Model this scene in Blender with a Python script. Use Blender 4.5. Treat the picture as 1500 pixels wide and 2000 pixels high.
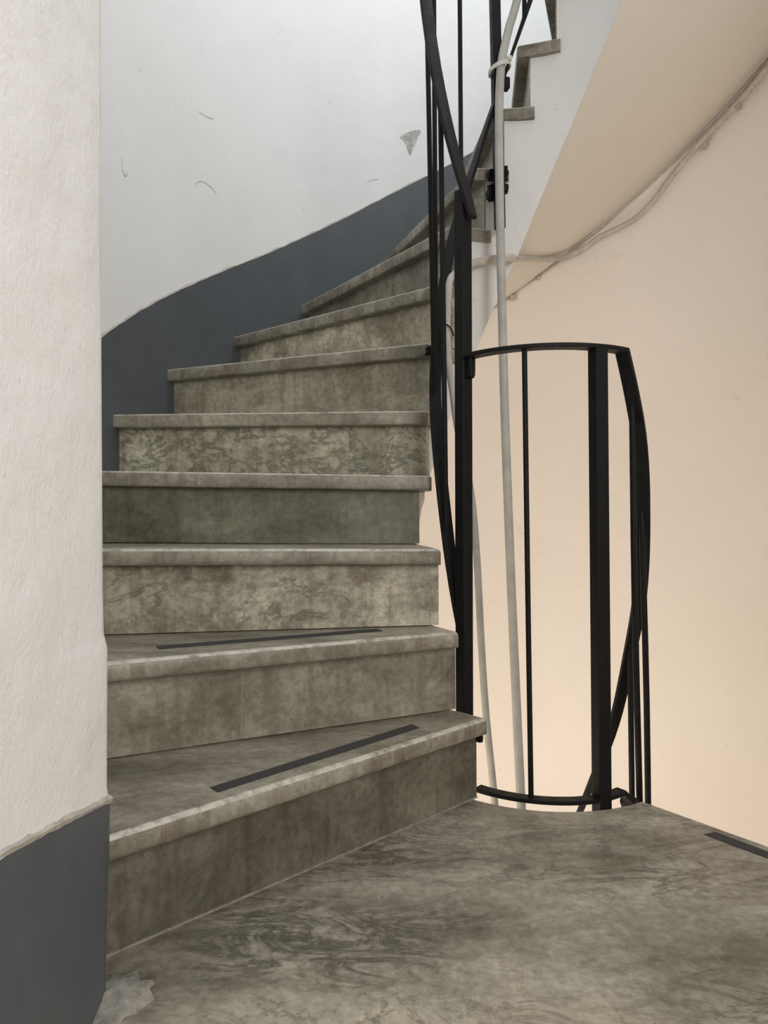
import bpy, bmesh, math, random
import numpy as np
from mathutils import Vector, Matrix

for o in list(bpy.data.objects):
    bpy.data.objects.remove(o, do_unlink=True)
scn = bpy.context.scene
COL = scn.collection
random.seed(4)

# ------------------------------------------------------------------ camera
cam = bpy.data.cameras.new('camera')
cam.sensor_fit = 'VERTICAL'
cam.sensor_height = 36.0
cam.sensor_width = 27.0
cam.lens = 36.0 * 1390.0 / 2000.0
cam.shift_y = 0.002
cam.clip_start = 0.02
co = bpy.data.objects.new('camera', cam)
COL.objects.link(co)
co.matrix_world = (Matrix.Translation((0, 0, 0.617)) @ Matrix.Rotation(math.radians(90), 4, 'X')
                   @ Matrix.Rotation(math.radians(-0.28), 4, 'Z'))
scn.camera = co

# ------------------------------------------------------------------ world, lights, exposure
scn.view_settings.view_transform = 'Standard'
scn.view_settings.look = 'None'
scn.view_settings.gamma = 1.0
scn.view_settings.exposure = 0.47
scn.view_settings.use_curve_mapping = False
w = bpy.data.worlds.new('daylight')
scn.world = w
w.use_nodes = True
w.node_tree.nodes['Background'].inputs[0].default_value = (0.93, 0.96, 1.0, 1)
w.node_tree.nodes['Background'].inputs[1].default_value = 0.40


def area(name, loc, target, sx, sy, power, col):
    l = bpy.data.lights.new(name, 'AREA')
    l.shape = 'RECTANGLE'
    l.size, l.size_y = sx, sy
    l.energy = power
    l.color = col
    o = bpy.data.objects.new(name, l)
    COL.objects.link(o)
    o.location = loc
    o.rotation_euler = (Vector(target) - Vector(loc)).to_track_quat('-Z', 'Y').to_euler()
    return o


area('skylight', (0.95, 1.85, 4.1), (0.25, 2.6, 1.4), 1.2, 1.2, 25, (0.93, 0.97, 1.0))
area('lower_window', (-0.45, 1.75, -1.15), (0.75, 2.5, 0.25), 0.8, 0.8, 15, (1.0, 0.865, 0.70))
area('landing_fill', (0.98, -0.9, 1.25), (-0.35, 0.9, 0.75), 1.0, 1.3, 33, (1.0, 0.975, 0.945))  # added fill light on the landing, not an actual window

# ------------------------------------------------------------------ helpers
CX, CY = 0.38, 1.775
D2R = math.pi / 180
RISE = 0.18


def P(th, r):
    return np.array([CX + r * math.cos(th * D2R), CY + r * math.sin(th * D2R)])


def P3(th, r, z):
    a = P(th, r)
    return Vector((a[0], a[1], z))


_rt = [-90, 37, 118, 124, 139, 155, 171, 200, 232, 270]
_rv = [1.25, 1.25, 1.25, 1.248, 1.222, 1.172, 1.142, 1.134, 1.135, 1.135]


def RW(th):
    return float(np.mean([np.interp(th + d, _rt, _rv) for d in (-6, -3, 0, 3, 6)]))


def link(name, me, mat=None, parent=None):
    o = bpy.data.objects.new(name, me)
    COL.objects.link(o)
    if mat is not None and not me.materials:
        me.materials.append(mat)
    if parent is not None:
        o.parent = parent
        if parent.parent is None:            # sub-parts: their part already sits at the world origin
            o.matrix_parent_inverse = Matrix.Translation(parent.location).inverted()
    return o


def mesh(name, verts, faces, mat=None, parent=None, smooth=False, fix=True):
    me = bpy.data.meshes.new(name)
    me.from_pydata([tuple(v) for v in verts], [], faces)
    if fix:
        bm = bmesh.new()
        bm.from_mesh(me)
        bmesh.ops.recalc_face_normals(bm, faces=bm.faces)
        bm.to_mesh(me)
        bm.free()
    if smooth:
        for p in me.polygons:
            p.use_smooth = True
    return link(name, me, mat, parent)


def thing(name, label, cat, loc):
    o = bpy.data.objects.new(name, None)
    o.empty_display_size = 0.05
    COL.objects.link(o)
    o.location = loc
    o['label'] = label
    o['category'] = cat
    return o


def tag(o, **k):
    for a, b in k.items():
        o[a] = b
    return o


def sharpen(o, ang=35):
    me = o.data
    for p in me.polygons:
        p.use_smooth = True
    me.set_sharp_from_angle(angle=math.radians(ang))
    return o


def grid_solid(name, front, back, mat, parent=None, ang=40):
    """closed slab between two equally sized vertex grids"""
    ni, nj = len(front), len(front[0])
    vs = [v for row in front for v in row] + [v for row in back for v in row]
    N = ni * nj
    f = []
    for i in range(ni - 1):
        for j in range(nj - 1):
            a = i * nj + j
            f.append((a, a + 1, a + nj + 1, a + nj))
            f.append((N + a, N + a + nj, N + a + nj + 1, N + a + 1))
    for i in range(ni - 1):
        for j in (0, nj - 1):
            a = i * nj + j
            f.append((a, a + nj, N + a + nj, N + a))
    for j in range(nj - 1):
        for i in (0, ni - 1):
            a = i * nj + j
            f.append((a, a + 1, N + a + 1, N + a))
    o = mesh(name, vs, f, mat, parent)
    return sharpen(o, ang)


def tube(name, pts, r, mat, parent=None, seg=12, sub=6, radii=None):
    """smooth round pipe through points (Catmull-Rom)"""
    pts = [np.array(p, float) for p in pts]
    path = []
    if len(pts) > 2 and sub > 1:
        q = [2 * pts[0] - pts[1]] + pts + [2 * pts[-1] - pts[-2]]
        for i in range(1, len(q) - 2):
            for k in range(sub):
                t = k / sub
                a, b, c, d = q[i - 1], q[i], q[i + 1], q[i + 2]
                path.append(0.5 * ((2 * b) + (c - a) * t + (2 * a - 5 * b + 4 * c - d) * t * t
                                   + (3 * b - a - 3 * c + d) * t ** 3))
        path.append(pts[-1])
    else:
        path = pts
    vs, fs = [], []
    up = np.array([0.13, 0.21, 0.97])
    nrm = None
    for i, p in enumerate(path):
        t = path[min(i + 1, len(path) - 1)] - path[max(i - 1, 0)]
        t = t / np.linalg.norm(t)
        if nrm is None:
            nrm = np.cross(t, up)
            if np.linalg.norm(nrm) < 0.3:
                nrm = np.cross(t, np.array([1, 0, 0]))
        nrm = nrm - t * (nrm @ t)
        nrm /= np.linalg.norm(nrm)
        b = np.cross(t, nrm)
        rr = r if radii is None else r * radii(i / (len(path) - 1))
        for k in range(seg):
            a = 2 * math.pi * k / seg
            vs.append(p + rr * (math.cos(a) * nrm + math.sin(a) * b))
    n = len(path)
    for i in range(n - 1):
        for k in range(seg):
            k2 = (k + 1) % seg
            fs.append((i * seg + k, i * seg + k2, (i + 1) * seg + k2, (i + 1) * seg + k))
    fs.append(tuple(range(seg)))
    fs.append(tuple((n - 1) * seg + k for k in range(seg)))
    o = mesh(name, vs, fs, mat, parent)
    return sharpen(o, 50)


def ribbon(name, samples, mat, parent, width, thick, rc, dome=0.0, round_ends=False, rtab=None):
    """flat iron bar bent around the well: samples = (theta, z) list; width radial"""
    th = [s[0] for s in samples]
    zz = [s[1] for s in samples]
    n = max(8, int(abs(th[-1] - th[0]) / 3))
    L = np.concatenate([[0], np.cumsum(np.abs(np.diff(th)))])
    tt = np.linspace(0, L[-1], n + 1)
    TH = np.interp(tt, L, th)
    ZZ = np.interp(tt, L, zz)
    for _ in range(8):                      # soften the joints of the samples
        z2 = ZZ.copy()
        z2[1:-1] = (ZZ[:-2] + 2 * ZZ[1:-1] + ZZ[2:]) / 4
        ZZ = z2
    prof = [(-.5, -.5), (.5, -.5), (.5, .5), (0, .5 + dome), (-.5, .5)]
    m = len(prof)
    vs, fs = [], []
    for i in range(n + 1):
        if rtab:
            rc = float(np.mean([np.interp(TH[i] + d, *rtab) for d in (-6, -3, 0, 3, 6)]))
        p = P3(TH[i], rc, ZZ[i])
        q = P3(TH[min(i + 1, n)], rc, ZZ[min(i + 1, n)]) - P3(TH[max(i - 1, 0)], rc, ZZ[max(i - 1, 0)])
        q.normalize()
        rad = Vector((math.cos(TH[i] * D2R), math.sin(TH[i] * D2R), 0))
        nn = rad.cross(q)
        if nn.z < 0:
            nn = -nn
        nn.normalize()
        s = 1.0
        if round_ends and i in (0,):
            s = 0.7
        for a, b in prof:
            vs.append(p + rad * (a * width * s) + nn * (b * thick))
    for i in range(n):
        for k in range(m):
            k2 = (k + 1) % m
            fs.append((i * m + k, i * m + k2, (i + 1) * m + k2, (i + 1) * m + k))
    fs.append(tuple(range(m)))
    fs.append(tuple(n * m + k for k in range(m)))
    o = mesh(name, vs, fs, mat, parent)
    b = o.modifiers.new('edge', 'BEVEL')
    b.width = 0.0012
    b.segments = 1
    b.limit_method = 'ANGLE'
    b.angle_limit = math.radians(40)
    return sharpen(o, 30)


def square_bar(name, p0, p1, s, ang, mat, parent, bev=0.0018, s2=None):
    """square section bar between two points, section turned by ang degrees"""
    p0, p1 = Vector(p0), Vector(p1)
    s2 = s if s2 is None else s2
    e = [Vector((math.cos(ang * D2R), math.sin(ang * D2R), 0)), Vector((-math.sin(ang * D2R), math.cos(ang * D2R), 0))]
    vs = []
    n = 7
    for i in range(n):
        p = p0.lerp(p1, i / (n - 1))
        for a, b in ((-.5, -.5), (.5, -.5), (.5, .5), (-.5, .5)):
            vs.append(p + e[0] * (a * s) + e[1] * (b * s2))
    fs = [(3, 2, 1, 0), tuple((n - 1) * 4 + k for k in range(4))]
    for i in range(n - 1):
        for k in range(4):
            k2 = (k + 1) % 4
            fs.append((i * 4 + k, i * 4 + k2, i * 4 + 4 + k2, i * 4 + 4 + k))
    o = mesh(name, vs, fs, mat, parent)
    b = o.modifiers.new('edge', 'BEVEL')
    b.width = bev
    b.segments = 2
    b.limit_method = 'ANGLE'
    b.angle_limit = math.radians(40)
    return sharpen(o, 30)


def lump(name, c, sx, sy, sz, ang, mat, parent, seed=0, rough=0.18):
    """rough welded bracket: a squarish lump with hammered, uneven faces"""
    bm = bmesh.new()
    bmesh.ops.create_cube(bm, size=1)
    bmesh.ops.bevel(bm, geom=bm.edges[:], offset=0.12, segments=1, affect='EDGES')
    bmesh.ops.subdivide_edges(bm, edges=bm.edges[:], cuts=1, use_grid_fill=True)
    rnd = random.Random(seed)
    R = Matrix.Rotation(ang * D2R, 3, 'Z')
    for v in bm.verts:
        k = 1 + rnd.uniform(-rough, rough * .6)
        v.co = Vector(c) + R @ Vector((v.co.x * sx * k, v.co.y * sy * k, v.co.z * sz * (1 + rnd.uniform(-rough, rough * .6))))
    me = bpy.data.meshes.new(name)
    bm.to_mesh(me)
    bm.free()
    o = link(name, me, mat, parent)
    return sharpen(o, 50)


# ------------------------------------------------------------------ materials
class NT:
    def __init__(self, name):
        self.m = bpy.data.materials.new(name)
        self.m.use_nodes = True
        self.t = self.m.node_tree
        self.b = self.t.nodes['Principled BSDF']
        self.tc = self.n('ShaderNodeTexCoord')

    def n(self, t, **k):
        x = self.t.nodes.new(t)
        for a, b in k.items():
            setattr(x, a, b)
        return x

    def l(self, a, b):
        self.t.links.new(a, b)

    def noise(self, vec, scale, detail=4, rough=.55, dist=0.0):
        x = self.n('ShaderNodeTexNoise')
        x.inputs['Scale'].default_value = scale
        x.inputs['Detail'].default_value = detail
        x.inputs['Roughness'].default_value = rough
        x.inputs['Distortion'].default_value = dist
        if vec is not None:
            self.l(vec, x.inputs['Vector'])
        return x

    def map(self, vec, scale=(1, 1, 1), rot=(0, 0, 0), loc=(0, 0, 0)):
        x = self.n('ShaderNodeMapping')
        x.inputs['Scale'].default_value = scale
        x.inputs['Rotation'].default_value = rot
        x.inputs['Location'].default_value = loc
        self.l(vec, x.inputs['Vector'])
        return x.outputs[0]

    def ramp(self, fac, stops):
        x = self.n('ShaderNodeValToRGB')
        e = x.color_ramp.elements
        while len(e) < len(stops):
            e.new(0.5)
        for i, (p, c) in enumerate(stops):
            e[i].position = p
            e[i].color = (c, c, c, 1) if not hasattr(c, '__len__') else (*c, 1)
        self.l(fac, x.inputs[0])
        return x.outputs[0]

    def math(self, op, a, b=None, clamp=False):
        x = self.n('ShaderNodeMath', operation=op)
        x.use_clamp = clamp
        for i, v in enumerate((a, b)):
            if v is None:
                continue
            if isinstance(v, (int, float)):
                x.inputs[i].default_value = v
            else:
                self.l(v, x.inputs[i])
        return x.outputs[0]

    def mix(self, fac, a, b, mode='MIX'):
        x = self.n('ShaderNodeMix', data_type='RGBA', blend_type=mode)
        for s, v in ((0, fac), (6, a), (7, b)):
            if isinstance(v, (int, float)):
                x.inputs[s].default_value = v
            elif isinstance(v, tuple):
                x.inputs[s].default_value = (*v, 1)
            else:
                self.l(v, x.inputs[s])
        return x.outputs[2]

    def attr(self, name):
        x = self.n('ShaderNodeAttribute', attribute_type='OBJECT', attribute_name=name)
        return x

    def bump(self, h, strength, dist):
        x = self.n('ShaderNodeBump')
        x.inputs['Strength'].default_value = strength
        x.inputs['Distance'].default_value = dist
        self.l(h, x.inputs['Height'])
        self.l(x.outputs[0], self.b.inputs['Normal'])


def plaster(name, col, col2, bump=0.25, rough=0.75, marks=0.5, yellow=None):
    t = NT(name)
    o = t.tc.outputs['Object']
    a = t.noise(o, 1.3, 5, .6)
    c = t.mix(t.ramp(a.outputs[0], [(.38, 0.0), (.68, 1.0)]), col, col2)
    # scattered scuffs: thin arcs where a distorted noise crosses a level, kept to few patches
    s1 = t.noise(t.map(o, (1, 1, 2.2)), 7.0, 3, .5, .6)
    line = t.ramp(t.math('ABSOLUTE', t.math('SUBTRACT', s1.outputs[0], .5)), [(0.0, 1.0), (.006, 0.0)])
    patch = t.ramp(t.noise(o, 2.6, 2).outputs[0], [(.60, 0.0), (.68, 1.0)])
    c = t.mix(t.math('MULTIPLY', t.math('MULTIPLY', line, patch), marks), c, tuple(x * .62 for x in col))
    sp = t.noise(o, 34.0, 2, .5)
    c = t.mix(t.math('MULTIPLY', t.ramp(sp.outputs[0], [(.745, 0.0), (.77, 1.0)]), marks * .7), c, tuple(x * .6 for x in col))
    t.l(c, t.b.inputs['Base Color'])
    t.b.inputs['Roughness'].default_value = rough
    b1 = t.noise(o, 160, 3, .6)
    b2 = t.noise(o, 9, 4, .5)
    t.bump(t.math('ADD', t.math('MULTIPLY', b1.outputs[0], .12), b2.outputs[0]), bump, 0.02)
    return t.m


def marble(name, worn_lit=False, slab=False):
    """grey Carrara, per-object: seed, vein (0..1), tone, blotch"""
    t = NT(name)
    o = t.tc.outputs['Object']
    sd = t.attr('seed').outputs['Fac']
    cmb = t.n('ShaderNodeCombineXYZ')
    t.l(sd, cmb.inputs[0])
    t.l(t.math('MULTIPLY', sd, .73), cmb.inputs[1])
    t.l(t.math('MULTIPLY', sd, .37), cmb.inputs[2])
    va = t.n('ShaderNodeVectorMath', operation='ADD')
    t.l(o, va.inputs[0])
    t.l(cmb.outputs[0], va.inputs[1])
    v = va.outputs[0]
    base = t.noise(t.map(v, (1.3, 3.4, 3.2), (0, 0, .22)), 2.4, 9, .70, .25)
    base_c = t.ramp(base.outputs[0], [(.33, (.118, .107, .083)), (.50, (.240, .224, .186)), (.68, (.375, .358, .308))])
    # blotches
    bl = t.noise(v, 9, 9, .72, .35)
    blm = t.math('MULTIPLY', t.ramp(bl.outputs[0], [(.49, 0.0), (.62, 1.0)]), t.attr('blotch').outputs['Fac'])
    c = t.mix(blm, base_c, (.43, .415, .36))
    bd = t.noise(v, 7, 9, .72, .3)
    bdm = t.math('MULTIPLY', t.ramp(bd.outputs[0], [(.53, 0.0), (.66, 1.0)]), t.attr('blotch').outputs['Fac'])
    c = t.mix(bdm, c, (.135, .112, .082))
    # veins: ridges of a noise, stretched along the slab
    vn = t.noise(t.map(v, (2.6, 7.4, 6.0), (.1, .5, .20)), 1.9, 10, .64, .8)
    ridge = t.ramp(t.math('ABSOLUTE', t.math('SUBTRACT', vn.outputs[0], .5)), [(0.0, 1.0), (.016, .6), (.045, 0.0)])
    vm = t.ramp(t.noise(t.map(v, (1.2, 2.6, 2.4)), 2.4, 5, .6).outputs[0], [(.40, .08), (.60, 1.0)])
    vf = t.math('MULTIPLY', t.math('MULTIPLY', ridge, vm), t.attr('vein').outputs['Fac'])
    c = t.mix(t.math('MULTIPLY', vf, .9), c, (.080, .068, .052))
    # second net of hair veins for strongly veined slabs
    hv = t.noise(t.map(v, (9, 9, 13), (.0, .75, 0)), 1.1, 9, .70, .5)
    hr = t.ramp(t.math('ABSOLUTE', t.math('SUBTRACT', hv.outputs[0], .5)), [(0.0, 1.0), (.014, .55), (.05, 0.0)])
    c = t.mix(t.math('MULTIPLY', t.attr('net').outputs['Fac'], .6), c, t.mix(1.0, c, (1.45, 1.47, 1.42), 'MULTIPLY'))
    c = t.mix(t.math('MULTIPLY', hr, t.math('MULTIPLY', t.attr('net').outputs['Fac'], .85)), c, (.060, .060, .052))
    if slab:
        # the big landing slab: a paler cloud towards its near left corner, a knot of dark veins by the first riser
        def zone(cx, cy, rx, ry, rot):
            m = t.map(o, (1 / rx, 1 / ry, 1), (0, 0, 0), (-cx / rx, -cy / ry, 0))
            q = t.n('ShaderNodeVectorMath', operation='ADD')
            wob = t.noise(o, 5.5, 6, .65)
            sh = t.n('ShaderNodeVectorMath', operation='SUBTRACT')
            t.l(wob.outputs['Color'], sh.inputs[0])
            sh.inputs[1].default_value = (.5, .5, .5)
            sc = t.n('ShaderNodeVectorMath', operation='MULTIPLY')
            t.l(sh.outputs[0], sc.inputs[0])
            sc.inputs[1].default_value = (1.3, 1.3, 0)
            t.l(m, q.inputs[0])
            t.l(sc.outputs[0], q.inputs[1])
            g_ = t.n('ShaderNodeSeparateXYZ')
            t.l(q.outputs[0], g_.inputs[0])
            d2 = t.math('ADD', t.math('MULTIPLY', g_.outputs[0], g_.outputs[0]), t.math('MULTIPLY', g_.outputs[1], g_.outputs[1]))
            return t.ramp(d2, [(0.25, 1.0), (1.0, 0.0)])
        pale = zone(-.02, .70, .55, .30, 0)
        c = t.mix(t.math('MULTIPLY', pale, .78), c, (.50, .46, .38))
        kn = t.noise(t.map(v, (5, 11, 6), (0, 0, .3)), 1.5, 9, .66, 1.0)
        kr = t.ramp(t.math('ABSOLUTE', t.math('SUBTRACT', kn.outputs[0], .5)), [(0.0, 1.0), (.03, .6), (.09, 0.0)])
        knot = zone(-.10, 1.03, .26, .13, 0)
        c = t.mix(t.math('MULTIPLY', t.math('MULTIPLY', kr, knot), .9), c, (.085, .080, .062))
        kn2 = t.noise(t.map(v, (6, 7, 6), (0, 0, -.5), (3, 1, 0)), 1.2, 9, .68, .8)
        kr2 = t.ramp(t.math('ABSOLUTE', t.math('SUBTRACT', kn2.outputs[0], .5)), [(0.0, 1.0), (.01, .5), (.035, 0.0)])
        c = t.mix(t.math('MULTIPLY', t.math('MULTIPLY', kr2, pale), .8), c, (.12, .10, .075))
    # wiped-in grime, cloudy
    gr = t.noise(v, 4.5, 8, .68)
    c = t.mix(t.math('MULTIPLY', t.ramp(gr.outputs[0], [(.46, 0.0), (.70, .7)]), t.attr('grime').outputs['Fac']), c, (.105, .092, .068))
    fn = t.noise(v, 70, 6, .7)
    c = t.mix(.75, c, t.ramp(fn.outputs[0], [(.25, .5), (.75, 1.5)]), 'MULTIPLY')
    # vertical faces carry run marks from washing
    g = t.n('ShaderNodeNewGeometry')
    sx = t.n('ShaderNodeSeparateXYZ')
    t.l(g.outputs['True Normal'], sx.inputs[0])
    vert = t.math('SUBTRACT', 1.0, t.math('ABSOLUTE', sx.outputs[2]), True)
    dr = t.noise(t.map(v, (24, 24, 1.6)), 1.0, 5, .65, .2)
    drm = t.math('MULTIPLY', t.math('MULTIPLY', t.ramp(dr.outputs[0], [(.50, 0.0), (.66, 1.0)]), vert), t.attr('drip').outputs['Fac'])
    c = t.mix(t.math('MULTIPLY', drm, .8), c, (.115, .093, .064))
    dl = t.noise(t.map(v, (30, 30, 2.0), (0, 0, 0), (5, 3, 1)), 1.0, 4, .6, .2)
    dlm = t.math('MULTIPLY', t.math('MULTIPLY', t.ramp(dl.outputs[0], [(.60, 0.0), (.70, 1.0)]), vert), t.attr('drip').outputs['Fac'])
    c = t.mix(t.math('MULTIPLY', dlm, .45), c, (.36, .34, .29))
    # specks
    sp = t.noise(v, 60, 2)
    c = t.mix(t.ramp(sp.outputs[0], [(.74, 0.0), (.77, .8)]), c, (.09, .08, .065))
    c = t.mix(1.0, c, t.attr('tone').outputs['Color'], 'MULTIPLY')
    if worn_lit:
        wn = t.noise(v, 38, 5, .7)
        c = t.mix(t.ramp(wn.outputs[0], [(.34, 0.0), (.54, .8)]), c, (.60, .575, .51))  # worn pale edge, with the skylight highlight painted into its colour
    t.l(c, t.b.inputs['Base Color'])
    rg = t.noise(v, 7, 5)
    t.l(t.ramp(rg.outputs[0], [(.3, .34), (.7, .56)]), t.b.inputs['Roughness'])
    t.b.inputs['Specular IOR Level'].default_value = .4
    b = t.noise(v, 55, 4, .6)
    t.bump(b.outputs[0], .12 if not worn_lit else .35, .004)
    return t.m


def iron(name, col=(.0055, .0055, .0057), rough=.42, rust=0.0):
    t = NT(name)
    o = t.tc.outputs['Object']
    a = t.noise(o, 45, 4, .6)
    c = t.mix(t.ramp(a.outputs[0], [(.45, 0.0), (.75, 1.0)]), col, tuple(x * 1.9 for x in col))
    t.l(c, t.b.inputs['Base Color'])
    t.l(t.ramp(a.outputs[0], [(.3, rough - .08), (.7, rough + .16)]), t.b.inputs['Roughness'])
    b = t.noise(t.map(o, (1, 1, .5)), 120, 4, .6)
    t.bump(b.outputs[0], .2, .002)
    t.b.inputs['Specular IOR Level'].default_value = .22
    return t.m


def plain(name, col, rough=.6, var=.25, scale=30, bump=.1):
    t = NT(name)
    o = t.tc.outputs['Object']
    a = t.noise(o, scale, 5, .6)
    c = t.mix(t.ramp(a.outputs[0], [(.35, 0.0), (.7, 1.0)]), col, tuple(x * (1 - var) for x in col))
    t.l(c, t.b.inputs['Base Color'])
    t.b.inputs['Roughness'].default_value = rough
    t.bump(a.outputs[0], bump, .004)
    return t.m


M_white = plaster('white_plaster', (.80, .80, .795), (.75, .75, .745), .22)
M_left = plaster('left_wall_plaster', (.775, .775, .765), (.73, .73, .715), .45, marks=.35)
M_cream = plaster('cream_plaster', (.90, .842, .785), (.87, .81, .745), .16)
M_soffit = plaster('soffit_plaster', (.80, .74, .665), (.78, .715, .64), .14, marks=.1)
M_string = plaster('string_plaster', (.76, .755, .735), (.71, .70, .68), .3, marks=.5)
M_dado = plain('slate_blue_paint', (.088, .098, .108), .5, .16, 14, .12)
M_ridge = plain('bare_plaster_edge', (.50, .465, .41), .85, .35, 60, .5)
M_marble = marble('grey_marble')
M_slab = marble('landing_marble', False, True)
M_worn_lit = marble('worn_lit_marble_edge', True)
M_iron = iron('black_iron_paint', rough=.55)
M_weld = iron('rough_black_iron', (.005, .005, .005), .55)
M_tape = plain('grit_tape', (.052, .050, .048), .9, .4, 300, .6)
M_pipe = plain('grey_plastic_pipe', (.47, .455, .415), .5, .22, 22, .08)
M_cable = plain('painted_cable', (.60, .55, .48), .6, .3, 40, .1)
M_tie = plain('white_nylon', (.62, .61, .56), .5, .1, 30, .05)
M_chip = plain('bare_wall_render', (.60, .595, .57), .9, .55, 55, .7)
M_mortar = plain('old_mortar', (.33, .31, .265), .95, .45, 70, .8)
M_dust = plain('grey_mark', (.52, .52, .51), .9, .3, 60, .2)

# ------------------------------------------------------------------ the stair's data
# nosing: inner end (x, y), outer angle on the wall, height at the well and at the wall
NOS = {
    1: ((.222, 1.522), 227.0, .180, .180), 2: ((.165, 1.552), 211.0, .360, .360),
    3: ((.130, 1.600), 195.5, .538, .549), 4: ((.118, 1.755), 182.5, .711, .727),
    5: ((.113, 1.860), 170.5, .887, .896), 6: ((.120, 1.924), 155.6, 1.08, 1.08),
    7: ((.163, 1.984), 139.2, 1.26, 1.26), 8: ((.198, 2.023), 124.4, 1.44, 1.44),
    9: ((.264, 2.059), 110.3, 1.62, 1.62), 10: ((.318, 2.079), 97.0, 1.80, 1.80),
    11: ((.394, 2.071), 84.0, 1.98, 1.98)}
for k in range(12, 18):
    NOS[k] = (tuple(P(73 - 14 * (k - 12), .297)), 71 - 13.5 * (k - 12), RISE * k, RISE * k)
TH_T = .037          # slab thickness
OVER = .034          # nosing overhang


def nosing(n):
    pin = np.array(NOS[n][0])
    th = NOS[n][1]
    pout = P(th, RW(th))
    return pin, pout


def hit(p, d, r, sign):
    q = p - np.array([CX, CY])
    b = q @ d
    c = q @ q - r * r
    s = b * b - c
    if s < 0:
        return None
    return p + d * (-b + sign * math.sqrt(s))


def angle_of(p, near):
    a = math.degrees(math.atan2(p[1] - CY, p[0] - CX)) % 360
    while a - near > 180:
        a -= 360
    while a - near < -180:
        a += 360
    return a


def riser_line(n, off=OVER):
    """(inner point, outer point) of the riser's front face"""
    pin, pout = nosing(n)
    d = (pout - pin) / np.linalg.norm(pout - pin)
    th = NOS[n][1]
    nb = np.array([-d[1], d[0]])
    up = np.array([math.sin(th * D2R), -math.cos(th * D2R)])
    if nb @ up < 0:
        nb = -nb
    a = pin + nb * off
    i = hit(a, d, .292 if n < 8 else .306, 1)
    if i is None or np.linalg.norm(i - a) > .12:
        i = a
    o = None
    r = RW(th)
    for _ in range(4):
        o = hit(a, d, r, 1)
        r = RW(angle_of(o, th))
    return i, o


# upper limits of the plastered underside
ZI_T = [15, 29, 46, 63, 74, 87.5, 108, 131.5, 143, 155, 180, 210, 245]
ZI_Z = [2.15, 2.0, 1.856, 1.675, 1.545, 1.371, 1.135, .867, .756, .656, .39, .07, -.28]
ZO_T = [10, 37.3, 42.5, 46.9, 49.9, 53.9, 58.3, 62.4, 66.2, 70.9, 77.5, 86, 155, 200, 245]
ZO_Z = [2.63, 2.232, 2.148, 2.080, 2.036, 1.974, 1.906, 1.844, 1.782, 1.719, 1.614, 1.489, .53, .02, -.45]


def zi(t):
    return float(np.interp(t, ZI_T, ZI_Z))


def zo(t):
    return float(np.mean([np.interp(t + d, ZO_T, ZO_Z) for d in (-5, -2.5, 0, 2.5, 5)]))


# ------------------------------------------------------------------ setting: floor, walls
LWX = [(-4.0, -.355), (-.003, -.3553), (.127, -.3521), (.20, -.3491), (.254, -.3482), (.272, -.3514), (.449, -.3499),
       (.468, -.3544), (.52, -.3554), (.915, -.3558), (1.276, -.354), (5, -.354)]


def lwx(z):
    return float(np.interp(z, [a for a, b in LWX], [b for a, b in LWX]))


# landing slab
arc = [P(t, .300) for t in np.linspace(229.0, 304.5, 26)]
right_out = P(306.3, 1.25)
outline = [np.array([-.45, -2.6]), np.array([-.45, .93]), P(227, 1.136)] + [np.array(riser_line(1)[1])] \
    + arc + [right_out, np.array([right_out[0], -2.6])]
# the strip under riser 1: the slab runs a little way under it
outline[2] = np.array([-.45, 1.00])
outline[3] = np.array([-.35, 1.075])
n = len(outline)
vs = [(p[0], p[1], 0) for p in outline] + [(p[0], p[1], -.14) for p in outline]
fs = [tuple(range(n)), tuple(reversed(range(n, 2 * n)))] + [(i, (i + 1) % n, n + (i + 1) % n, n + i) for i in range(n)]
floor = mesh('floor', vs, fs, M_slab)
bv = floor.modifiers.new('edge', 'BEVEL')
bv.width = .006
bv.segments = 2
bv.limit_method = 'ANGLE'
bv.angle_limit = math.radians(60)
tag(floor, kind='structure', seed=3.1, vein=1.0, net=0.0, blotch=.4, drip=0.0, grime=.22, tone=(1.02, 1.0, .96))

# crumbly mortar at the foot of the wall corner, and a pale joint under the first riser
rnd = random.Random(12)
vs, fs = [(-.345, .915, .016)], []
for ring_, (rr, hh) in enumerate(((.45, .013), (.8, .008), (1.0, .0004))):
    for k in range(22):
        a = 2 * math.pi * k / 22
        q = rr * (1 + .25 * rnd.uniform(-1, 1))
        vs.append((-.345 + .045 * q * math.cos(a), .905 + .050 * q * math.sin(a), hh * (1 + .35 * rnd.uniform(-1, 1))))
for k in range(22):
    k2 = (k + 1) % 22
    fs.append((0, 1 + k, 1 + k2))
    for b_ in (1, 23):
        fs.append((b_ + k, b_ + 22 + k, b_ + 22 + k2, b_ + k2))
mesh('mortar_patch', vs, fs, M_mortar, floor, True)
ra, rb_ = [np.array(p) for p in riser_line(1, OVER - .0025)]
rc_, rd_ = [np.array(p) for p in riser_line(1, OVER + .003)]
vs = [(p[0], p[1], z) for z in (0.0002, .0035) for p in (ra, rb_, rd_, rc_)]
mesh('mortar_joint', vs, [(0, 1, 2, 3), (7, 6, 5, 4)] + [(i, (i + 1) % 4, 4 + (i + 1) % 4, 4 + i) for i in range(4)], M_mortar, floor)

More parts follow.
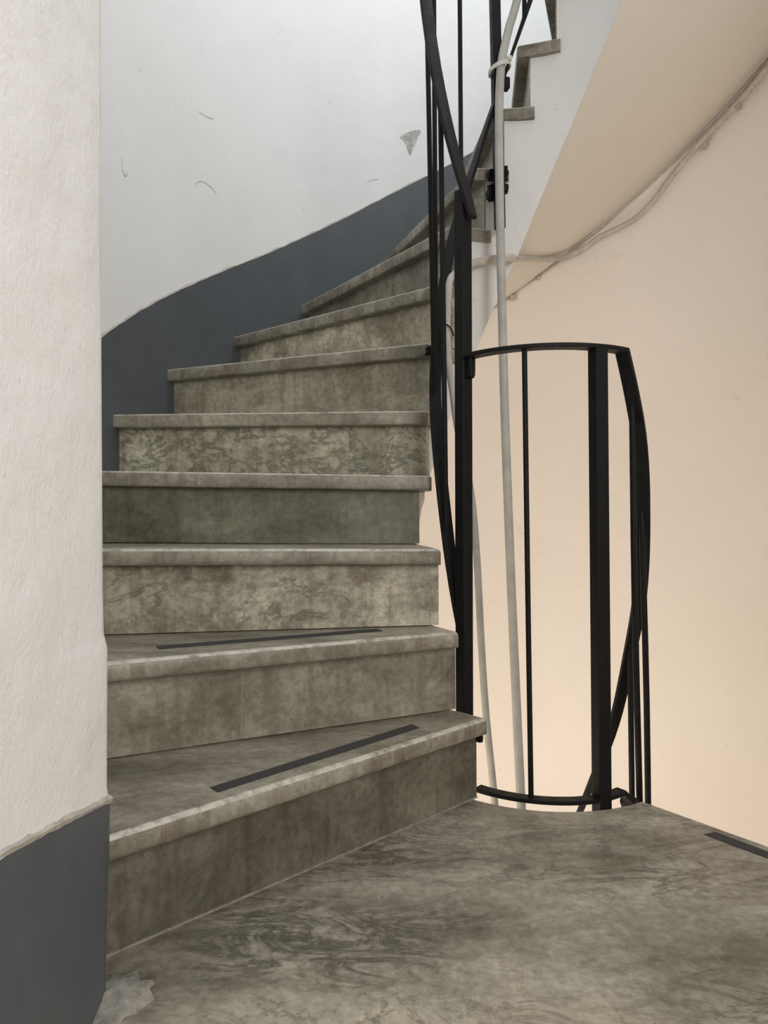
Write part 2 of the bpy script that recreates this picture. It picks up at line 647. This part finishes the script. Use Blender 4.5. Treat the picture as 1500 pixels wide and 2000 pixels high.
# left wall beside the landing (a straight wall that ends in a rounded corner)
zs = [0, .03, .08, .127, .165, .2, .23, .2505, .256, .272, .36, .449, .458, .468, .52, .7, .915, 1.276, 2.0, 3.0, 4.2]
ys = [-2.6, -1.5, -.6, 0, .3, .5, .6, .7, .8, .86, .890, .902, .909, .914]
dx = [0] * 10 + [0, .0015, .006, .016]
front, back = [], []
for y, d in zip(ys, dx):
    front.append([(-.3555 + (lwx(z) + .3555) * min(1, max(0, (y - .62) / .27)) ** 1.5 - d - (.004 if z < .2515 else 0), y, z) for z in zs])
    back.append([(-.62, y, z) for z in zs])
lw = grid_solid('wall_left', front, back, M_left)
tag(lw, kind='structure')


def dado_top(y):
    return float(np.interp(y, [-2.6, 0, .66, .80, .92], [.33, .33, .303, .276, .252]))


front, back = [], []
for y, d in zip(ys, dx):
    zt = dado_top(y)
    zz = [0, .03, .08, .127, .165, .2, .23, .2475] + ([zt] if zt > .25 else [.2515])
    front.append([(-.3555 + (lwx(min(z, .254)) + .3555) * min(1, max(0, (y - .62) / .27)) ** 1.5 - d + .0005, y, z) for z in zz])
    back.append([(-.38 - d * 0, y, z) for z in zz])
bl = grid_solid('baseboard_left', front, back, M_dado)
tag(bl, kind='structure')
# crumbly bare edge along the top of the paint band
rnd = random.Random(8)
front, back = [], []
for y in np.linspace(-.2, .905, 90):
    zt = dado_top(y)
    h = .005 + .004 * rnd.random()
    x = -.3555 + (lwx(.254) + .3555) * min(1, max(0, (y - .62) / .27)) ** 1.5 + .0006
    e = rnd.uniform(0, .0015)
    front.append([(x + .0003, y, zt - .001 - rnd.uniform(0, .002)), (x + .0012 + e, y, zt + h * .4), (x - .003, y, zt + h)])
    back.append([(-.37, y, zt - .001), (-.37, y, zt + h * .4), (-.37, y, zt + h)])
grid_solid('paint_ridge', front, back, M_ridge, bl)

# curved wall of the stairwell, white above the flight, cream below it
def split(t):
    return zo(t) + .10


front, back = [], []
for t in np.linspace(-56, 228.8, 82):
    r = RW(t)
    zb = split(t) if t > 0 else 2.72
    zz = np.concatenate([[zb], np.linspace(zb + .2, 4.2, 9)])
    front.append([P3(t, r, z) for z in zz])
    back.append([P3(t, r + .12, z) for z in zz])
wb = grid_solid('wall_back', front, back, M_white)
tag(wb, kind='structure')
front, back = [], []
for t in np.linspace(-56, 228.8, 82):
    r = RW(t)
    zt = split(t) if t > 0 else 2.72
    zz = np.concatenate([np.linspace(-2.2, zt - .12, 10), [zt]])
    front.append([P3(t, r, z) for z in zz])
    back.append([P3(t, r + .12, z) for z in zz])
wr = grid_solid('wall_right', front, back, M_cream)
tag(wr, kind='structure')

# slate blue band on the curved wall, following the treads
DT_T = [80, 94, 100, 107.5, 119, 133.5, 151.5, 168.5, 200, 230.5]
DT_Z = [2.27, 2.10, 2.03, 1.935, 1.772, 1.58, 1.36, 1.155, .77, .42]


def band_top(t):
    return float(np.mean([np.interp(t + d, DT_T, DT_Z) for d in (-4, -2, 0, 2, 4)]))


front, back, rf, rb = [], [], [], []
rnd = random.Random(3)
for t in np.arange(80, 229.6, 1.5):
    r = RW(t)
    zt = band_top(t) + rnd.uniform(-.0015, .0015)
    zb = max(split(t), zt - .62)
    zz = np.linspace(zb, zt, 4)
    front.append([P3(t, r - .004, z) for z in zz])
    back.append([P3(t, r + .004, z) for z in zz])
    h = rnd.uniform(.003, .008)
    rf.append([P3(t, r - .0045, zt), P3(t, r - .001, zt + h)])
    rb.append([P3(t, r + .004, zt), P3(t, r + .004, zt + h)])
bb = grid_solid('baseboard_back', front, back, M_dado)
tag(bb, kind='structure')
grid_solid('paint_ridge', rf, rb, M_ridge, bb)

# flaked patch and a few scratches on the white wall (thin, raised paint edges)
def wall_patch(name, pts, mat, parent, lift=.0015):
    c = np.mean(np.array(pts), axis=0)
    vs = [P3(c[0], RW(c[0]) - lift, c[1])] + [P3(a, RW(a) - lift, b) for a, b in pts]
    vs += [P3(a, RW(a) + .002, b) for a, b in pts]
    k = len(pts)
    fs = [(0, 1 + i, 1 + (i + 1) % k) for i in range(k)] + [(1 + i, 1 + (i + 1) % k, 1 + k + (i + 1) % k, 1 + k + i) for i in range(k)]
    return mesh(name, vs, fs, mat, parent)


wall_patch('paint_chip', [(104.2, 2.196), (103.6, 2.212), (102.6, 2.222), (101.6, 2.232), (100.2, 2.238), (100.0, 2.225), (100.6, 2.205),
                          (101.0, 2.180), (101.7, 2.150), (102.1, 2.125), (102.6, 2.145), (102.9, 2.170), (103.5, 2.185)], M_chip, wb)


def wall_scratch(pts, wd, mat, parent):
    f, b = [], []
    for a, z in pts:
        r = RW(a)
        f.append([P3(a, r - .0012, z - wd), P3(a, r - .0012, z + wd)])
        b.append([P3(a, r + .002, z - wd), P3(a, r + .002, z + wd)])
    return grid_solid('scratch', f, b, mat, parent)


wall_scratch([(148.0, 1.735), (147.2, 1.752), (146.2, 1.760), (145.2, 1.762), (144.0, 1.758), (143.0, 1.748)], .0016, M_dust, wb)
wall_scratch([(167.6, 1.63), (167.2, 1.60), (166.6, 1.590), (166.0, 1.598), (165.9, 1.61)], .003, M_dust, wb)
wall_scratch([(147.0, 1.99), (145.0, 1.995), (143.5, 2.004)], .0012, M_dust, wb)
wall_scratch([(110.8, 1.99), (109.6, 2.004), (108.4, 2.01)], .0012, M_dust, wb)

# landing enclosure behind and beside the camera, lower storey floor
def box(name, lo, hi, mat, parent=None):
    x0, y0, z0 = lo
    x1, y1, z1 = hi
    vs = [(x, y, z) for x in (x0, x1) for y in (y0, y1) for z in (z0, z1)]
    fs = [(0, 1, 3, 2), (4, 6, 7, 5), (0, 4, 5, 1), (2, 3, 7, 6), (0, 2, 6, 4), (1, 5, 7, 3)]
    return mesh(name, vs, fs, mat, parent)


tag(box('wall_landing', (right_out[0], -2.6, -2.2), (right_out[0] + .12, right_out[1] + .02, 4.2), M_cream), kind='structure')
tag(box('wall_behind', (-.62, -2.72, 0), (right_out[0] + .12, -2.6, 4.2), M_left), kind='structure')
tag(box('floor_lower', (-1.2, .2, -2.3), (2.0, 3.3, -2.2), M_cream), kind='structure')

# ------------------------------------------------------------------ the stair
stair = thing('staircase', 'curved grey marble winder staircase climbing round the narrow open well', 'stairs', (-.05, 1.4, 0))
rs = random.Random(21)


def slab(name, poly_top, poly_bot, mats, parent, bevel_edges=None, bev=.007):
    k = len(poly_top)
    bm = bmesh.new()
    a = [bm.verts.new(p) for p in poly_top]
    b = [bm.verts.new(p) for p in poly_bot]
    bm.faces.new(a)
    bm.faces.new(list(reversed(b)))
    for i in range(k):
        bm.faces.new((a[i], b[i], b[(i + 1) % k], a[(i + 1) % k]))
    bmesh.ops.recalc_face_normals(bm, faces=bm.faces)
    bm.edges.ensure_lookup_table()
    if bevel_edges:
        es = []
        for e in bm.edges:
            for (s, i, j) in bevel_edges:
                L = {'t': (a[i], a[j]), 'b': (b[i], b[j]), 'v': (a[i], b[i])}[s]
                if set(e.verts) == set(L):
                    es.append(e)
        old = set(bm.faces)
        r = bmesh.ops.bevel(bm, geom=es, offset=bev, segments=3, profile=.5, affect='EDGES')
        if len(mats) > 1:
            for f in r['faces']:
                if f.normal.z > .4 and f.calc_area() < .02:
                    f.material_index = 1  # upward bevel faces take the worn edge with its painted highlight
    me = bpy.data.meshes.new(name)
    bm.to_mesh(me)
    bm.free()
    for m in mats:
        me.materials.append(m)
    o = link(name, me, None, parent)
    return sharpen(o, 32)


LOOK = {  # riser: vein, net, blotch, tone
    1: (.15, 0, .14, (.60, .60, .54)), 2: (.25, 0, .25, (1.08, 1.05, .97)), 3: (.9, .3, 1.0, (1.36, 1.33, 1.22)),
    4: (.15, 0, .10, (.70, .72, .63)), 5: (.4, 1.0, .35, (1.55, 1.56, 1.45)), 6: (.3, .05, .45, (1.40, 1.39, 1.26)),
    7: (.3, .1, .8, (1.85, 1.82, 1.68)), 8: (.3, .15, .2, (1.05, 1.05, .98))}
tread_objs = {}
for n in range(1, 18):
    pin, pout = nosing(n)
    th = NOS[n][1]
    zin, zout = NOS[n][2], NOS[n][3]
    z_at = lambda p: zin + (zout - zin) * min(1, max(0, np.linalg.norm(np.array(p) - pin) / .87))
    # --- riser
    ri, ro = riser_line(n)
    bi, bo = riser_line(n, OVER + .020)
    if n == 1:
        zb = lambda p: 0.0
    else:
        q_in, q_out = NOS[n - 1][2], NOS[n - 1][3]
        pin0 = nosing(n - 1)[0]
        zb = lambda p, q_in=q_in, q_out=q_out, pin0=pin0: q_in + (q_out - q_in) * min(1, max(0, np.linalg.norm(np.array(p) - pin0) / .87))
    f, b = [], []
    sgs = 6
    for k in range(sgs + 1):
        u = k / sgs
        pf = ri * (1 - u) + ro * u
        pb = bi * (1 - u) + bo * u
        zt = z_at(pf) - TH_T
        zl = zb(pf) + (.0022 if n > 1 else 0)
        zz = np.linspace(zl, zt, 3)
        tp = 0.0
        f.append([(pf[0], pf[1], z) for z in zz])
        b.append([(pb[0], pb[1], z) for z in zz])
    r = grid_solid('riser', f, b, M_marble, stair, 30)
    v, nt, blo, tn = LOOK.get(n, (.3, .1, .25, (1.1, 1.09, 1.0)))
    tag(r, seed=rs.uniform(0, 40), vein=v, net=nt, blotch=blo, drip=.6, grime=.8, tone=tn)
    # --- tread
    if n < 17:
        ci, co_ = riser_line(n + 1, OVER + .024)
        if n >= 8:                                   # upper treads run on a little past the next riser at the well
            dd = np.array(ci) - np.array(pin)
            ci = np.array(P(angle_of(ci, th), .296)) - dd / np.linalg.norm(dd) * .008
        ti = angle_of(co_, th)
    else:
        ci, co_ = P(NOS[n][1] - 14, .297), P(NOS[n][1] - 14, RW(0))
        ti = angle_of(co_, th)
    outer = [P(a, RW(a) - .001) for a in np.linspace(th, ti, 6)]
    poly = [pin] + outer + [ci]
    top = [(p[0], p[1], z_at(p)) for p in poly]
    bot = [(p[0], p[1], z_at(p) - TH_T) for p in poly]
    t = slab('tread', top, bot, [M_marble, M_worn_lit], stair, [('t', 0, 1), ('b', 0, 1), ('v', 0, 0), ('t', 0, len(poly) - 1)],
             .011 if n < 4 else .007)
    v2 = rs.uniform(.2, .6)
    tag(t, seed=rs.uniform(0, 40), vein=v2, net=0.0, blotch=.12, drip=.8, grime=.6, tone=(1.12, 1.1, 1.05))
    tread_objs[n] = t

# grit tape on the two lowest treads and on the landing edge
def strip(name, pts, z, parent):
    hgt = .0012
    vs = [(p[0], p[1], z + .0002) for p in pts] + [(p[0], p[1], z + hgt) for p in pts]
    fs = [(0, 1, 2, 3), (7, 6, 5, 4)] + [(i, (i + 1) % 4, 4 + (i + 1) % 4, 4 + i) for i in range(4)]
    return mesh(name, vs, fs, M_tape, parent)


strip('grip_strip', [(-.281, 1.139), (-.263, 1.120), (.071, 1.452), (.055, 1.476)], .18, tread_objs[1])
strip('grip_strip', [(-.447, 1.393), (-.432, 1.362), (-.004, 1.560), (-.018, 1.590)], .36, tread_objs[2])
strip('grip_strip', [(.610, 1.363), (.636, 1.372), (.9, 1.009), (.874, 1.000)], 0.0, floor)

# plastered side (string) towards the well
vs, fs = [], []
S_IN, S_OUT = .304, .337


def cut(n, r):
    """angle at which the back of riser n meets radius r"""
    off = OVER + (.004 if n >= 8 else .0195)
    pin, pout = nosing(n)
    d = (pout - pin) / np.linalg.norm(pout - pin)
    nb = np.array([-d[1], d[0]])
    th = NOS[n][1]
    if nb @ np.array([math.sin(th * D2R), -math.cos(th * D2R)]) < 0:
        nb = -nb
    h = hit(pin + nb * off, d, r, 1)
    return angle_of(h, th)


def under(t, r):
    u = (r - .304) / (RW(t) - .305)
    return zi(t) * (1 - u) + zo(t) * u


for n in range(1, 17):
    for k in range(5):
        s = len(vs)
        for kk in (k, k + 1):
            u = kk / 5
            zt = NOS[n][2] - TH_T + .001
            for r, top in ((S_IN, 0), (S_IN, 1), (S_OUT, 1), (S_OUT, 0)):
                t = cut(n, r) * (1 - u) + cut(n + 1, r) * u
                zbm = min(under(t, r) + (.008 if r > .31 else -.003), zt - .02)
                vs.append(P3(t, r, zt if top else zbm))
        fs += [(s, s + 1, s + 5, s + 4), (s + 1, s + 2, s + 6, s + 5), (s + 2, s + 3, s + 7, s + 6), (s + 3, s, s + 4, s + 7)]
        if k == 0:
            fs.append((s, s + 3, s + 2, s + 1))
        if k == 4 and n == 16:
            fs.append((s + 4, s + 5, s + 6, s + 7))
st = mesh('plaster_string', vs, fs, M_string, stair)
sharpen(st, 30)
# plastered underside
f, b = [], []
for t in np.arange(12, 236, 3.0):
    row, row2 = [], []
    R_ = RW(t) - .001
    for k in range(9):
        u = k / 8
        r = .307 + (R_ - .307) * u
        z = zi(t) * (1 - u) + zo(t) * u
        row.append(P3(t, r, z))
        row2.append(P3(t, r, z + .03))
    f.append(row)
    b.append(row2)
grid_solid('soffit', f, b, M_soffit, stair)

# the flight going down behind the landing edge
for k in range(1, 9):
    th = 306.3 - 360 + 15.5 * k
    z = -RISE * k
    a, b2 = th - 15.5, th
    poly = [P(b2, .30)] + [P(b2, 1.249)] + [P((a + b2) / 2, 1.249), P(a - 2, 1.249), P(a - 2, .30)]
    t = slab('tread', [(p[0], p[1], z) for p in poly], [(p[0], p[1], z - TH_T) for p in poly], [M_marble, M_worn_lit], stair, [('t', 0, 1)], .006)
    tag(t, seed=rs.uniform(0, 40), vein=.4, net=0.0, blotch=.1, drip=.6, grime=.6, tone=(.98, .97, .92))
    p0, p1 = P(a - 1.6, .31), P(a - 1.6, 1.248)
    q0, q1 = P(a - 3.0, .31), P(a - 3.0, 1.248)
    f = [[(p0[0], p0[1], z), (p0[0], p0[1], z + RISE - TH_T)], [(p1[0], p1[1], z), (p1[0], p1[1], z + RISE - TH_T)]]
    b = [[(q0[0], q0[1], z), (q0[0], q0[1], z + RISE - TH_T)], [(q1[0], q1[1], z), (q1[0], q1[1], z + RISE - TH_T)]]
    r = grid_solid('riser', f, b, M_marble, stair)
    tag(r, seed=rs.uniform(0, 40), vein=.4, net=0.0, blotch=.2, drip=.3, grime=.8, tone=(.95, .94, .88))

# ------------------------------------------------------------------ iron balustrades
RC = .25
bal = thing('balustrade', 'black iron balustrade spiralling up beside the ascending marble steps', 'railing', (.182, 1.622, 0))
# newel post at the foot of the flight
square_bar('newel_post', (.181, 1.623, -.12), (.183, 1.621, 1.352), .029, 218, M_iron, bal)
HR = [(226, 1.278), (223, 1.318), (218.5, 1.382), (211.8, 1.475), (206, 1.569), (201.5, 1.669), (197.2, 1.766), (194.2, 1.855), (188, 1.99), (178, 2.16),
      (165, 2.35), (150, 2.51), (130, 2.70), (100, 3.0), (72, 3.28), (45, 3.60), (18, 3.92)]
ribbon('handrail', HR, M_iron, bal, .029, .010, RC, .2, True, ([150, 188, 195, 201.5, 206, 212, 218, 224], [.278, .284, .283, .276, .269, .262, .258, .255]))
LR = [(219, .31), (211, .419), (206, .513), (199, .633), (193, .745), (182, .86), (172, .965), (163, 1.065), (154.5, 1.168), (144.7, 1.305),
      (135, 1.422), (123.7, 1.535), (115, 1.644), (106.3, 1.759), (97.3, 1.861), (80.1, 2.075), (60, 2.33), (40, 2.60), (18, 2.90)]
ribbon('lower_rail', LR, M_iron, bal, .030, .009, RC)


def rail_z(tab, t):
    a = sorted(tab)
    return float(np.interp(t, [x[0] for x in a], [x[1] for x in a]))


for t, ra, rb_ in ((203, .264, .254), (176.3, .271, .252), (167.5, .252, .25), (131, .252, .248), (84, .254, .25), (66, .252, .25), (48, .252, .25)):
    zt, zb = rail_z(HR, t) - .003, rail_z(LR, t)
    tube('baluster', [P3(t, ra, zt), P3(t, (ra + rb_) / 2, (zt + zb) / 2), P3(t, rb_, zb)], .0064, M_iron, bal, 10, 3)
# back post standing against the string, with its fixing lug
square_bar('back_post', P3(100.8, RC, 1.425), P3(106.4, RC, 2.70), .026, 101, M_iron, bal)
for t, z, sx, sy, sz, s in ((100.6, 1.585, .062, .022, .030, 1), (99.6, 1.548, .050, .026, .024, 2), (102.8, 1.535, .040, .024, .045, 3), (97.5, 1.60, .03, .03, .02, 9)):
    a = P(t, RC + .02)
    lump('fixing_lug', (a[0], a[1], z), sx, sy, sz, t - 90, M_weld, bal, s, .22)
lump('fixing_lug', (.131, 1.915, 1.055), .03, .03, .022, 20, M_weld, bal, 5)
lump('rail_clamp', (.348, 2.012, 1.83), .022, .022, .034, 10, M_weld, bal, 6)

guard = thing('landing_guardrail', 'low curved black iron guardrail on the inner edge of the marble landing', 'railing', (.468, 1.541, 0))
ribbon('top_rail', [(219.5, .972), (240, .974), (270, .975), (300, .975), (307.5, .975)], M_iron, guard, .033, .009, RC, .2)
ribbon('bottom_rail', [(226, .002), (250, .001), (270, 0), (289, -.001), (303.5, .004)], M_iron, guard, .028, .009, RC)
ribbon('bottom_rail', [(303.2, .006), (310, -.02), (316, -.045)], M_iron, guard, .026, .010, RC)
square_bar('post', (.469, 1.541, -.14), (.464, 1.539, .974), .0305, 290, M_iron, guard)
tube('baluster', [(.305, 1.537, .972), (.309, 1.536, .5), (.314, 1.534, .002)], .0058, M_iron, guard, 10, 3)
lump('fixing_lug', (.196, 1.606, .948), .016, .020, .050, 220, M_weld, guard, 7, .1)
lump('fixing_lug', (.548, 1.605, -.035), .032, .022, .028, 315, M_weld, guard, 8, .25)

lump('fixing_lug', (.203, 1.533, .135), .008, .014, .022, 230, M_weld, guard, 14, .25)

low = thing('balustrade', 'black iron balustrade curving down behind the landing corner, right of the guardrail', 'railing', (.564, 1.605, -.1))
HL = [(306.5, .975), (316, .872), (329, .77), (340, .625), (348, .48), (360, .36), (368.8, .285), (385, .055), (403.6, -.128), (409, -.19),
      (440, -.53), (480, -.95)]
ribbon('handrail', HL, M_iron, low, .033, .010, RC, .3)
LL = [(315, -.05), (330, -.20), (350, -.42), (375, -.70), (410, -1.1), (450, -1.5)]
ribbon('lower_rail', LL, M_iron, low, .028, .009, RC)
for t, lean in ((318, .0), (340, .006), (368, .0), (395, 0), (425, 0)):
    zt, zb = rail_z(HL, t) + .012, rail_z(LL, t)
    tube('baluster', [P3(t, RC - .004, zt), P3(t, RC + lean, (zt + zb) / 2), P3(t + (4 if t == 318 else 0), RC + .003 + lean, zb)], .0072, M_iron, low, 10, 3)

# ------------------------------------------------------------------ pipes and cables
c1 = thing('conduit', 'straight grey plastic conduit hanging through the open stairwell, tied near its bend', 'conduit', (.338, 1.88, .35))
C1 = [(.60, 1.93, 3.3), (.52, 1.96, 2.75), (.464, 1.985, 2.45), (.424, 2.0, 2.25), (.381, 2.0, 2.06), (.356, 2.0, 1.974), (.336, 1.992, 1.885), (.3285, 1.985, 1.80), (.325, 1.978, 1.70), (.324, 1.972, 1.60), (.324, 1.96, 1.397),
      (.325, 1.94, 1.151), (.327, 1.92, .897), (.332, 1.90, .621), (.338, 1.88, .35), (.345, 1.86, .085), (.351, 1.84, -.141), (.372, 1.80, -.8), (.39, 1.77, -2.19)]
tube('pipe', C1, .0118, M_pipe, c1, 14, 5)
# nylon tie round pipe and post
def ring(name, c, ax, ay, h, ang, mat, parent, th=.002):
    vs, fs = [], []
    k = 20
    R = Matrix.Rotation(ang * D2R, 3, 'Z')
    for i in range(k):
        a = 2 * math.pi * i / k
        for rr, z in ((0, -h), (th, -h), (th, h), (0, h)):
            q = R @ Vector(((ax + rr) * math.cos(a), (ay + rr) * math.sin(a), z + .35 * ax * math.cos(a)))
            vs.append(Vector(c) + q)
    for i in range(k):
        j = (i + 1) % k
        for m in range(4):
            fs.append((i * 4 + m, i * 4 + (m + 1) % 4, j * 4 + (m + 1) % 4, j * 4 + m))
    o = mesh(name, vs, fs, mat, parent)
    return sharpen(o, 40)


ring('cable_tie', (.331, 2.0, 1.866), .029, .032, .006, 10, M_tie, c1, .0025)
lump('tie_head', (.354, 1.975, 1.880), .012, .012, .012, 10, M_tie, c1, 11, .08)

c2 = thing('conduit', 'old grey hose hooked over the spiral rail by the newel post, then along the soffit', 'conduit', (.244, 1.8, .3))
C2 = [(.277, 1.80, -.124), (.256, 1.80, .103), (.244, 1.80, .297), (.235, 1.80, .492), (.223, 1.80, .647), (.205, 1.80, .751), (.187, 1.81, .843),
      (.178, 1.82, .923), (.168, 1.83, 1.003), (.165, 1.84, 1.085), (.168, 1.85, 1.154), (.172, 1.86, 1.208), (.180, 1.88, 1.240), (.198, 1.93, 1.270), (.218, 1.975, 1.297)]
tube('hanging_hose', [(.305, 1.80, -.8), (.295, 1.80, -.45)] + C2, .0092, M_pipe, c2, 12, 5)
C3 = [(.218, 1.975, 1.297), (.258, 2.024, 1.328), (.319, 2.042, 1.347), (.372, 2.052, 1.354), (.468, 2.39, 1.474), (.562, 2.626, 1.555), (.645, 2.78, 1.609),
      (.705, 2.862, 1.643), (.754, 2.912, 1.668), (.821, 2.900, 1.698), (.887, 2.879, 1.738), (.949, 2.851, 1.761), (1.009, 2.817, 1.788), (1.066, 2.780, 1.842),
      (1.120, 2.741, 1.918), (1.172, 2.699, 1.980), (1.203, 2.671, 2.013), (1.289, 2.582, 2.099), (1.366, 2.486, 2.195), (1.44, 2.38, 2.32)]
tube('wall_run', C3, .0112, M_cable, c2, 12, 5)
tube('wire_tie', [(.150, 1.845, 1.098), (.160, 1.825, 1.102), (.172, 1.824, 1.094), (.180, 1.832, 1.080), (.181, 1.832, 1.074)], .0022, M_weld, c2, 6, 4)
for p in ((1.212, 2.672, 2.006), (1.292, 2.583, 2.100), (.797, 2.926, 1.700)):
    d = np.array([CX - p[0], CY - p[1]])
    d /= np.linalg.norm(d)
    q = np.array(p[:2])
    tube('pipe_clip', [(q[0] - d[0] * .012, q[1] - d[1] * .012, p[2] - .008), (q[0] + d[0] * .013, q[1] + d[1] * .013, p[2] - .008)], .012, M_pipe, c2, 12, 1)

c4 = thing('cable', 'thin painted cable clipped along the joint of soffit and cream wall', 'cable', (.731, 2.967, 1.653))
C4 = [(86.5, 1.481), (83.3, 1.526), (80.4, 1.573), (77.5, 1.610), (73.6, 1.669), (70.8, 1.713), (66.2, 1.776), (62.3, 1.838), (58.2, 1.900), (53.8, 1.967),
      (49.8, 2.029), (46.8, 2.073), (42.4, 2.141), (37.2, 2.225), (34.0, 2.270)]
tube('wire', [P3(t, 1.2445, z - .004) for t, z in C4], .0034, M_cable, c4, 8, 4)
for t, z, s in ((82.2, 1.528, .026), (77.3, 1.604, .014), (70.2, 1.69, .014)):
    a = P(t, 1.238)
    lump('cable_clip', (a[0], a[1], z), s * 1.1, .02, s * .8, t - 90 + 20, M_cable, c4, int(t), .12)
